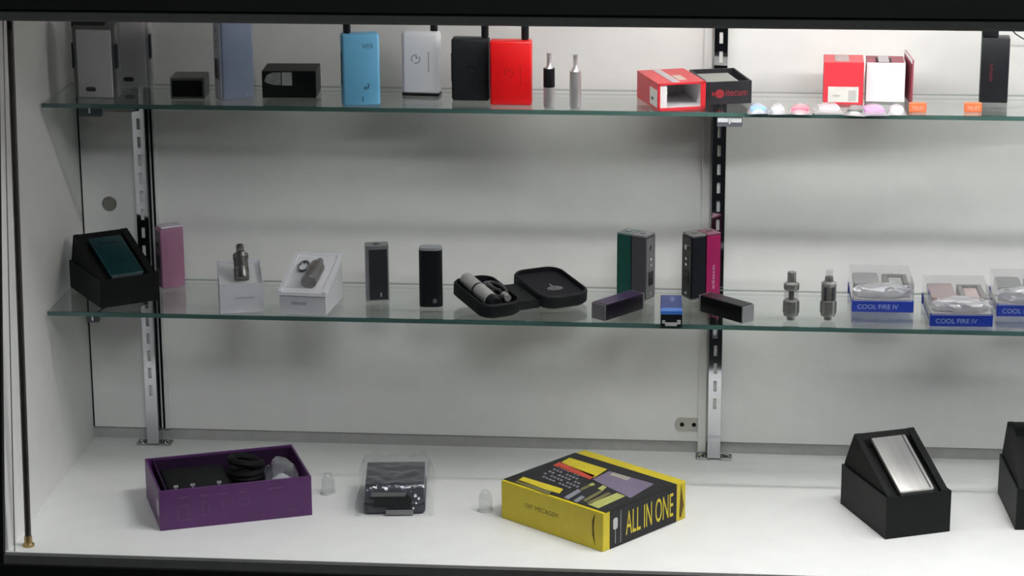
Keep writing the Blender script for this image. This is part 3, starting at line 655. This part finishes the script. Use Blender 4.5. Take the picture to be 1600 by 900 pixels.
o = thing('steel_tank', 'dark steel atomizer tank leaning in the white box beside the pink device', 'atomizer', None or (0, 0, 0), 0, 'tanks in the white boxes')
o.matrix_world = Matrix.Translation(N) @ Matrix.Rotation(yw, 4, 'Z') @ Matrix.Translation((.0315, .006, hf+.0045)) @ Matrix.Rotation(math.radians(-38), 4, 'X')
dst = mat('dark_steel', (.20, .20, .20), .28, .9, var=.25, scale=120)
def tanklathe(o, parts):
    for nm, pr, m in parts: bm = B(); lathe(bm, pr, 22); finish(nm, bm, m, o, smooth=True)
tanklathe(o, [('base', [(.0095, 0), (.0105, .001), (.0105, .016)], dst), ('glass', [(.0100, .016), (.0100, .031)], mat('smoked_tank', (.10, .10, .10), .15, .3)), ('cap', [(.0108, .031), (.0108, .037), (.006, .041)], dst), ('drip_tip', [(.0055, .041), (.0055, .050), (.0045, .052)], dst)])
# white box 2, tilted panel with ring and atomizer
fl = onz(438, 490, Z1); fr = onz(515, 493, Z1); dv = fr-fl; yw = math.radians(-5); W, D, hf, hb = .0650, .096, .0275, .0520
t = slope_box('white box with a tilted white tray showing a chrome ring and a steel atomizer', fl, yw, W, D, hf, hb, 0)
bm = B(); prism(bm, [(-.003, hf), (-.003, hf+.0045), (D, hb+.0085), (D, hb+.003)], -.0015, W+.0015); pn = finish('tilted_tray', bm, mat('white_tray', (.80, .80, .84), .45, var=.01), t)
bm = B()
for (a, b) in ((-.0015, .0035), (W-.0035, W+.0015)): prism(bm, [(-.003, hf+.0045), (-.003, hf+.0070), (D, hb+.0110), (D, hb+.0085)], a, b)
prism(bm, [(D-.005, hb+.007), (D-.005, hb+.0098), (D, hb+.0110), (D, hb+.0085)], .0035, W-.0035); finish('raised_rim', bm, mat('white_tray', (.80, .80, .84), .45, var=.01), pn)
bm = B(); box(bm, .016, .038, -.0003, 0, .014, .018); finish('faint_print', bm, mat('faint_grey_print', (.40, .40, .43), .5), t)
slope = math.atan2(hb-hf+.004, D+.003)
def on_tray(x, s, up=.0005):
    return Matrix.Translation(fl) @ Matrix.Rotation(yw, 4, 'Z') @ Matrix.Translation((x, -.003, hf+.0045)) @ Matrix.Rotation(slope, 4, 'X') @ Matrix.Translation((0, s, up))
o = thing('chrome_ring', 'small chrome ring on the tilted tray of the second white box', 'ring'); o.matrix_world = on_tray(.019, .066, .0004)
bm = B(); n = 28; rg = []
for k in range(n):
    a = 2*PI*k/n; rg.append([bm.verts.new(((.0085+.0018*math.cos(b))*math.cos(a)*.82, (.0085+.0018*math.cos(b))*math.sin(a)*1.5, .002+.0018*math.sin(b))) for b in [2*PI*j/8 for j in range(8)]])
for k in range(n):
    for j in range(8): bm.faces.new((rg[k][j], rg[(k+1) % n][j], rg[(k+1) % n][(j+1) % 8], rg[k][(j+1) % 8]))
finish('ring', bm, mat('darkened_chrome', (.4, .4, .42), .15, 1), o, smooth=True)
o = thing('lying_atomizer', 'dull steel atomizer lying on the tilted tray of the second white box', 'atomizer', (0, 0, 0), 0, 'tanks in the white boxes')
o.matrix_world = on_tray(.040, .012, .0104) @ Matrix.Rotation(math.radians(-3), 4, 'Z') @ Matrix.Rotation(-PI/2, 4, 'X')
tanklathe(o, [('base', [(.0095, 0), (.0108, .001), (.0108, .026)], mat('dull_steel', (.32, .31, .31), .35, .8, var=.15)), ('cap', [(.0106, .026), (.0106, .042), (.0066, .050)], mat('dull_steel', (.32, .31, .31), .35, .8)), ('drip_tip', [(.0045, .050), (.0045, .058), (.004, .059)], mat('dull_steel', (.32, .31, .31), .35, .8))])

# grey & black mods
P, yw, W = place((572, 470), (610, 470), Z1, 13)
t = thing('grey_device', 'grey box device with a dark front panel between the white box and the black device', 'device', P, yw, 'devices on the lower shelf')
gms = mat('grey_metal_shell', (.28, .285, .29), .35, .5, var=.06); W = .0325
bm = B(); box(bm, -W/2, W/2, 0, .023, 0, .0795, .004, 3, only='v'); finish('body', bm, gms, t, smooth=True)
bm = B(); box(bm, -W/2+.0045, W/2-.0025, -.0006, .001, .002, .0745); finish('front_panel', bm, mat('charcoal_front', (.026, .029, .030), .4), t)
bm = B(); box(bm, .003, .0055, -.0009, -.0005, .006, .012); finish('small_print', bm, mat('pale_print', (.25, .27, .28), .5), t)
bm = B(); lathe(bm, [(.005, .0795), (.005, .0815), (.0035, .082)], 16, at(0, .0115, 0)); finish('connector', bm, M_steel(), t, smooth=True)
P, yw, W = place((653, 480), (693, 480), Z1, 3)
t = thing('black_device', 'plain black rounded box device with a silver top left of the zip case', 'device', P, yw, 'devices on the lower shelf')
W = .0325
bm = B(); prism(bm, rrect(W, .022, .0085, 6, 0, .011), 0, .081, 'z'); finish('body', bm, mat('black_shell', (.008, .009, .010), .4, var=.1), t, smooth=True)
bm = B(); prism(bm, rrect(W-.001, .021, .008, 6, 0, .011), .081, .0845, 'z'); finish('silver_top', bm, mat('satin_top', (.40, .42, .45), .35, .3), t, smooth=True)
bm = B(); box(bm, .0035, .0085, -.0003, .0003, .006, .012); finish('small_print', bm, mat('dim_print', (.10, .10, .12), .5), t)

# zip case
case = mat('black_case_fabric', (.007, .0072, .009), .6, var=.25, bump=.25, scale=400)
inner = mat('black_case_lining', (.010, .010, .013), .75, var=.3, bump=.3, scale=300)
ca = onz(787, 497, Z1); yw = math.radians(31); TILT = Matrix.Rotation(math.radians(6), 4, 'X')
t = thing('zip_case', 'open black zip case with two rounded halves in the middle of the lower shelf', 'case', ca, yw)
t.rotation_euler = (math.radians(6), 0, yw)
def tray(bm, w_, d, r, h, cx, cy, th=.004, floor=.004):
    out = rrect(w_, d, r, 7, cx, cy); inn = rrect(w_-2*th, d-2*th, r-th*.8, 7, cx, cy); bot = rrect(w_-.008, d-.008, r-.002, 7, cx, cy); n = len(out)
    rings = [[bm.verts.new((*p_, z)) for p_ in pl] for pl, z in ((bot, 0), (out, .004), (out, h-.002), (rrect(w_-.003, d-.003, r-.001, 7, cx, cy), h), (inn, h), (inn, floor))]
    for a, b in zip(rings, rings[1:]):
        for k in range(n): bm.faces.new((a[k], a[(k+1) % n], b[(k+1) % n], b[k]))
    bm.faces.new(rings[0][::-1]); bm.faces.new(rings[-1]); return bm
CW, CD = .064, .112
bm = B(); tray(bm, CW, CD, .020, .021, 0, CD/2); finish('case_half', bm, case, t, smooth=True)
bm = B(); tray(bm, CW+.012, CD, .022, .020, .100, CD/2+.002); lid = finish('case_half', bm, case, t, smooth=True); lid['label'] = 'empty lid half of the case'
bm = B(); prism(bm, rrect(CW+.002, CD-.010, .018, 6, .100, CD/2+.002), .010, .0145, 'z'); finish('lining', bm, inner, lid)
lm = mat('grey_emblem', (.22, .22, .23), .5)
bm = B()
for k, (x, y0, y1) in enumerate(((-.009, 0, .006), (-.006, -.002, .008), (-.003, -.003, .010), (0, -.003, .017), (.003, -.003, .010), (.006, -.002, .008), (.009, 0, .006))):
    box(bm, .100+x*1.1-.0009, .100+x*1.1+.0009, .040+y0, .040+y1*1.25, .0145, .0149)
finish('emblem', bm, lm, lid)
bm = B(); prism(bm, [(CW/2-.003, .0), (CW/2-.003, .013), (.0640, .012), (.0640, 0)], .018, CD-.028, 'y'); finish('hinge_strip', bm, case, t)
Mc = Matrix.Translation(ca) @ Matrix.Rotation(yw, 4, 'Z') @ TILT @ Matrix.Translation((0, 0, .004))
o = thing('white_battery_tube', 'pale silver tube device strapped in the left half of the zip case', 'device'); o.matrix_world = Mc @ Matrix.Translation((-.006, .022, .0125)) @ Matrix.Rotation(math.radians(4), 4, 'Z') @ Matrix.Rotation(math.radians(-90+4), 4, 'X')
sv = mat('pale_silver_tube', (.50, .50, .49), .35, .35, var=.06)
tanklathe(o, [('end_cap', [(.0088, -.010), (.0095, -.008), (.0095, .006)], M_blackplastic()), ('lower_tube', [(.0102, .006), (.0105, .008), (.0105, .040)], sv), ('black_band', [(.0103, .040), (.0103, .044)], M_blackplastic()), ('upper_tube', [(.0104, .044), (.0104, .078), (.009, .080)], sv)])
o = thing('coiled_fitting', 'grey ring-shaped charging lead coiled in the left half of the zip case', 'cable'); o.matrix_world = Mc @ Matrix.Translation((.0165, .056, .0062))
bm = B(); tube(bm, [(.010*math.cos(a*.42), .022*math.sin(a*.42), .001+.0006*a) for a in range(26)], .0024, 8); finish('lead', bm, mat('dark_grey_lead', (.05, .05, .052), .35), o, smooth=True)
bm = B(); lathe(bm, [(.0048, -.008), (.0052, .006), (.003, .010)], 16, at(.003, -.020, .006) @ Matrix.Rotation(-PI/2, 4, 'X')); finish('plug', bm, mat('pale_plug', (.42, .42, .40), .3, .4), o, smooth=True)
bm = B(); lathe(bm, [(.0070, -.006), (.0070, .008)], 16, at(-.004, .021, .005) @ Matrix.Rotation(-PI/2, 4, 'X')); finish('connector', bm, mat('mid_grey_plastic', (.08, .08, .085), .3), o, smooth=True)

# fan of slim devices
def stick(lab, col, M4, grp='coloured slim devices', end=(.30, .29, .31), tx=None, side=None, W=.0225, Dp=.027, H=.094, topm=None, rough=.35, sidecol=None):
    """upright local frame: front spine at y=0 facing -y"""
    t = thing('slim_device', lab, 'device', (0, 0, 0), 0, grp); t.matrix_world = M4
    nm = '_'.join('%d' % (c*1000) for c in col)
    bm = B(); box(bm, -W/2, W/2, 0, Dp, .002, H-.003, .0012, 2); finish('body', bm, mat('slimside_'+nm, tuple(c*.10+.004 for c in col), .3, .2), t, smooth=True)  # black sides; dark reflections of the glossy metal are put into their colour
    bm = B(); box(bm, -W/2+.0003, W/2-.0003, -.0006, .0022, .0025, H-.0035, .0004); finish('coloured_panel', bm, mat('slim_'+nm, col, rough, .25, var=.05), t)
    em_ = mat('end_'+'_'.join('%d' % (c*100) for c in end), end, .32, .5, var=.05)
    bm = B(); box(bm, -W/2, W/2, 0, Dp, H-.003, H, .0006); finish('top_cap', bm, em_, t)
    bm = B(); box(bm, -W/2, W/2, 0, Dp, 0, .002, .0005); bc_ = finish('bottom_cap', bm, em_, t)
    bm = B(); lathe(bm, [(.0042, H), (.0042, H+.0015)], 14, at(0, Dp/2, 0)); finish('connector', bm, M_chrome(), t, smooth=True)
    if side is not None:
        s = side; x = s*W/2
        bm = B(); box(bm, x-(.0 if s > 0 else .0008), x+(.0008 if s > 0 else 0), .001, Dp-.001, .003, H-.004); sp = finish('control_side', bm, mat('side_'+'_'.join('%d' % (c*100) for c in sidecol), sidecol, .25, .4), t)
        x2 = x+s*.0008; q = lambda a, b, y0, y1, nm_, m_: finish(nm_, box(B(), min(x2, x2+s*.0008), max(x2, x2+s*.0008), y0, y1, a, b, .0003), m_, sp)
        bm = B(); lathe(bm, [(.0042, 0), (.0042, .0012), (.0025, .0016)], 14, at(x2, Dp*.5, H*.80) @ Matrix.Rotation(s*PI/2, 4, 'Y')); finish('fire_button', bm, M_chrome(), sp, smooth=True)
        q(H*.60, H*.64, Dp*.4, Dp*.6, 'plus_button', M_chrome()); q(H*.51, H*.55, Dp*.4, Dp*.6, 'minus_button', M_chrome())
        q(H*.22, H*.43, Dp*.28, Dp*.72, 'screen', mat('black_screen', (.006, .006, .008), .1))
        q(H*.07, H*.11, Dp*.4, Dp*.6, 'usb_port', M_chrome())
    if tx:
        text('lettering', tx[0], tx[1], tx[2], mat('pale_print_2', (.55, .38, .48), .4) if len(tx) < 4 else tx[3], t, at(0, -.0006, H*.33, FRONT @ Matrix.Rotation(PI/2, 4, 'Z')))
    return t
def up_at(P, yaw): return Matrix.Translation(P) @ Matrix.Rotation(yaw, 4, 'Z')
Pr = onz(1008, 471, Z1); yw = math.radians(-27); ex = Vector((math.cos(yw), math.sin(yw), 0))
stick('upright slim grey device with chrome buttons on its right side', (.080, .076, .088), up_at(Pr-ex*.01125, yw), side=1, sidecol=(.20, .20, .21))
stick('upright slim dark green device pressed against the left of the grey one', (.016, .085, .070), up_at(Pr-ex*(.01125+.0235), yw), end=(.22, .28, .27))
Pl = onz(1080, 470, Z1); yw = math.radians(31); ex = Vector((math.cos(yw), math.sin(yw), 0))
stick('upright slim black device with chrome buttons on its left side', (.006, .007, .011), up_at(Pl+ex*.01125, yw), side=-1, sidecol=(.012, .012, .012), end=(.22, .22, .22))
stick('upright slim magenta pink device pressed against the right of the black one', (.36, .012, .105), up_at(Pl+ex*(.01125+.0235), yw), end=(.3, .12, .18), tx=('eStick', .036, .0042))
# lying ones: local z (long axis) laid along the shelf
def lay(Pnear, ydir, W=.0225, Dp=.027):
    """bottom cap faces the viewer; long axis points along ydir (yaw measured from +y)"""
    return Matrix.Translation(Pnear) @ Matrix.Rotation(ydir, 4, 'Z') @ Matrix.Rotation(-PI/2, 4, 'X')
Pn = (onz(922.5, 497, Z1)+onz(947, 502, Z1))/2; 
stick('slim dark purple device lying in front of the green and grey ones', (.055, .034, .085), lay(Pn+Vector((0, 0, .0225)), math.radians(-38)), end=(.20, .19, .21), W=.0245, Dp=.0225, H=.083)
Pn = (onz(1158, 507, Z1)+onz(1180, 500, Z1))/2
stick('slim black device lying in front of the magenta pink one', (.020, .018, .022), lay(Pn+Vector((0, 0, .0235)), math.radians(47)), end=(.30, .30, .32), W=.0225, Dp=.0235, H=.083)
Pn = (onz(1031, 510, Z1)+onz(1067, 510, Z1))/2; M_ = lay(Pn+Vector((0, .0, .0205)), math.radians(2))
t = stick('slim blue device lying end-on between the purple and the black devices', (.035, .060, .215), M_, end=(.05, .05, .06), W=.0292, Dp=.0205, H=.083)
bm = B(); box(bm, -.0146, .0146, -.0010, .0036, -.0002, .0145); finish('bright_blue_edge', bm, mat('bright_blue_edge', (.06, .20, .62), .3, .2), t)
bm = B(); box(bm, -.0142, .0142, .0036, .0203, -.0012, .0); e_ = finish('black_end', bm, mat('black_end', (.010, .012, .014), .25), t)
bm = B(); box(bm, -.0085, .0075, .0145, .0195, -.0018, -.0012); box(bm, -.0125, -.0085, .0115, .016, -.0018, -.0012); box(bm, .0075, .0125, .011, .017, -.0018, -.0012); finish('silver_print', bm, mat('silver_print', (.55, .57, .55), .3, .3), e_)
text('lettering', 'eStick', .024, .006, mat('pale_blue_print', (.30, .34, .55), .4), t, at(.001, -.0006, .060, FRONT @ Matrix.Rotation(PI/2, 4, 'Z')))

# two glass tanks standing
tg = clear_mat('clear_tank_glass', (.93, .93, .94), f0=.08, diff=.08, rough=.02, gain=1.3)
gm2 = mat('gunmetal', (.36, .36, .35), .25, .7, var=.15, scale=100)
def tank1(u, v, lab, closed):
    t = thing('glass_tank', lab, 'atomizer', onz(u, v, Z1), 0, 'glass tanks standing on the lower shelf')
    bm = B(); lathe(bm, [(.0055, 0), (.0055, .004), (.0098, .006), (.0105, .009), (.0105, .0275), (.008, .0295)], 24); finish('base', bm, gm2, t, smooth=True)
    bm = B()
    for k in range(12): a = 2*PI*k/12; box(bm, -.0009, .0009, .0102, .0112, .010, .026, mtx=Matrix.Rotation(a, 4, 'Z'))
    finish('knurling', bm, gm2, t)
    if not closed:
        bm = B(); lathe(bm, [(.0098, .0295), (.0098, .043)], 24, cap=False); finish('glass', bm, tg, t, smooth=True)
        bm = B(); lathe(bm, [(.0038, .0295), (.0038, .043)], 16); finish('chimney', bm, mat('dark_chimney', (.05, .05, .055), .3, .5), t, smooth=True)
        bm = B(); lathe(bm, [(.0100, .043), (.0106, .044), (.0106, .051), (.0065, .0535)], 24); finish('cap', bm, gm2, t, smooth=True)
        bm = B(); lathe(bm, [(.0060, .0535), (.0060, .0665), (.0055, .0675)], 20); finish('drip_tip', bm, gm2, t, smooth=True)
    else:
        bm = B(); lathe(bm, [(.0102, .0295), (.0102, .0515), (.0105, .052), (.0070, .0545)], 24); finish('sleeve', bm, gm2, t, smooth=True)
        bm = B()
        for a in (.6, -.5, 2.6, 3.8): box(bm, -.0022, .0022, .0098, .0108, .0295, .048, .0008, mtx=Matrix.Rotation(a+PI, 4, 'Z'))
        finish('window', bm, mat('smoked_window', (.05, .05, .055), .15), t)
        bm = B(); lathe(bm, [(.0058, .0545), (.0058, .0605)], 20); finish('collar', bm, gm2, t, smooth=True)
        bm = B(); lathe(bm, [(.0052, .0605), (.0052, .069), (.0048, .070)], 20); finish('clear_drip_tip', bm, tg, t, smooth=True)
tank1(1235.5, 499, 'steel tank with clear glass middle standing right of the lying black device', False)
tank1(1293.5, 499, 'steel tank with a closed sleeve and clear tip next to the clear boxes', True)

# clear boxes with blue base
blue = mat('blue_card', (.008, .028, .25), .35, var=.08); cl = clear_mat('clear_box_plastic', (.955, .955, .96), f0=.05, diff=.045, diffcol=(.75, .75, .78), rough=.04)
bagw = clear_mat('white_crumpled_bag', (.95, .95, .96), f0=.10, diff=.55, diffcol=(.86, .86, .90), rough=.15, gain=1.5, bump=1.0, bscale=60)
def clearbox(fl, fr, devcol, lab, dlab, blab, yaw, D=.10, W=None):
    P, yw, w_ = place(fl, fr, Z1, yaw); w_ = W or w_
    t = thing('clear_box', lab, 'box', P, yw, 'clear boxes with a blue base'); H = .041; hb = .0158; th = .0008
    bm = B(); box(bm, -w_/2, w_/2, 0, .002, 0, hb, .0006); box(bm, -w_/2, w_/2, D-.002, D, 0, hb); box(bm, -w_/2, -w_/2+.002, .002, .009, 0, hb); box(bm, w_/2-.002, w_/2, .002, .009, 0, hb); box(bm, -w_/2+.002, w_/2-.002, .002, D-.002, 0, .002)
    finish('blue_base', bm, blue, t)
    bm = B(); a = w_/2-.0005
    for q in ([(-a, .0005, hb), (a, .0005, hb), (a, .0005, H), (-a, .0005, H)], [(-a, D-.0005, hb), (a, D-.0005, hb), (a, D-.0005, H), (-a, D-.0005, H)], [(-a, .0005, hb), (-a, D-.0005, hb), (-a, D-.0005, H), (-a, .0005, H)], [(a, .0005, hb), (a, D-.0005, hb), (a, D-.0005, H), (a, .0005, H)], [(-a, .0005, H), (a, .0005, H), (a, D-.0005, H), (-a, D-.0005, H)]):
        bm.faces.new([bm.verts.new(c) for c in q])
    bmesh.ops.remove_doubles(bm, verts=bm.verts[:], dist=1e-6)
    finish('clear_lid', bm, cl, t)
    text('lettering', 'COOL FIRE IV', w_*.66, .0065, mat('pale_lettering', (.25, .31, .50), .5), t, at(-w_*.08, 0, .0078, FRONT))
    bm = B(); box(bm, -w_/2+.0025, w_/2-.0025, .004, D-.003, .0025, .0175); finish('insert', bm, mat('pale_grey_insert', (.40, .40, .41), .6), t)
    Mb = Matrix.Translation(P) @ Matrix.Rotation(yw, 4, 'Z')
    o = thing('boxed_device', dlab, 'device', (0, 0, 0), 0, 'devices packed in the clear boxes'); o.matrix_world = Mb @ Matrix.Translation((0, .030, .0178))
    mm = mat('boxed_'+'_'.join('%d' % (c*100) for c in devcol), devcol, .4, .3)
    bm = B(); box(bm, -w_/2+.005, -.002, .004, D-.036, 0, .014, .003, 2); finish('body', bm, mm, o, smooth=True)
    m2 = mat('boxed_frame', (.17, .165, .16), .4, .3)
    bm = B(); box(bm, .004, .011, .004, D-.036, 0, .012, .001); box(bm, w_/2-.010, w_/2-.004, .004, D-.036, 0, .012, .001); box(bm, .011, w_/2-.010, D-.042, D-.036, 0, .012); finish('frame', bm, m2, o)
    bm = B(); box(bm, .012, w_/2-.011, .004, D-.043, 0, .009, .002); finish('cover', bm, mat('cover_'+'_'.join('%d' % (c*100) for c in devcol), tuple(min(1, c*1.35) for c in devcol), .4), o)
    o2 = thing('white_bag', blab, 'bag', (0, 0, 0), 0, 'crumpled bags in the clear boxes'); o2.matrix_world = Mb @ Matrix.Translation((0, .017, .0178))
    bm = B(); blob(bm, w_*.46, .0145, .0115, 0, 0, .0088, .28, fl[0] % 7, freq=1.7); finish('film', bm, bagw, o2, smooth=True)
clearbox((1331, 488), (1427, 488), (.36, .36, .37), 'clear-lidded box with a blue base, leftmost of the three on the lower shelf', 'grey device packed in the leftmost clear box', 'crumpled white bag inside the leftmost clear box', 1, D=.098)
clearbox((1453, 510), (1551, 511), (.40, .29, .29), 'clear-lidded box with a blue base standing nearest the shelf edge, middle of three', 'pinkish grey device packed in the middle clear box', 'crumpled white bag inside the middle clear box', 2, D=.112)
clearbox((1557, 494), (1654, 496), (.26, .26, .265), 'clear-lidded box with a blue base cut off by the right edge of the picture', 'dark grey device packed in the clear box at the right edge', 'crumpled white bag inside the clear box at the right edge', 1, D=.098)
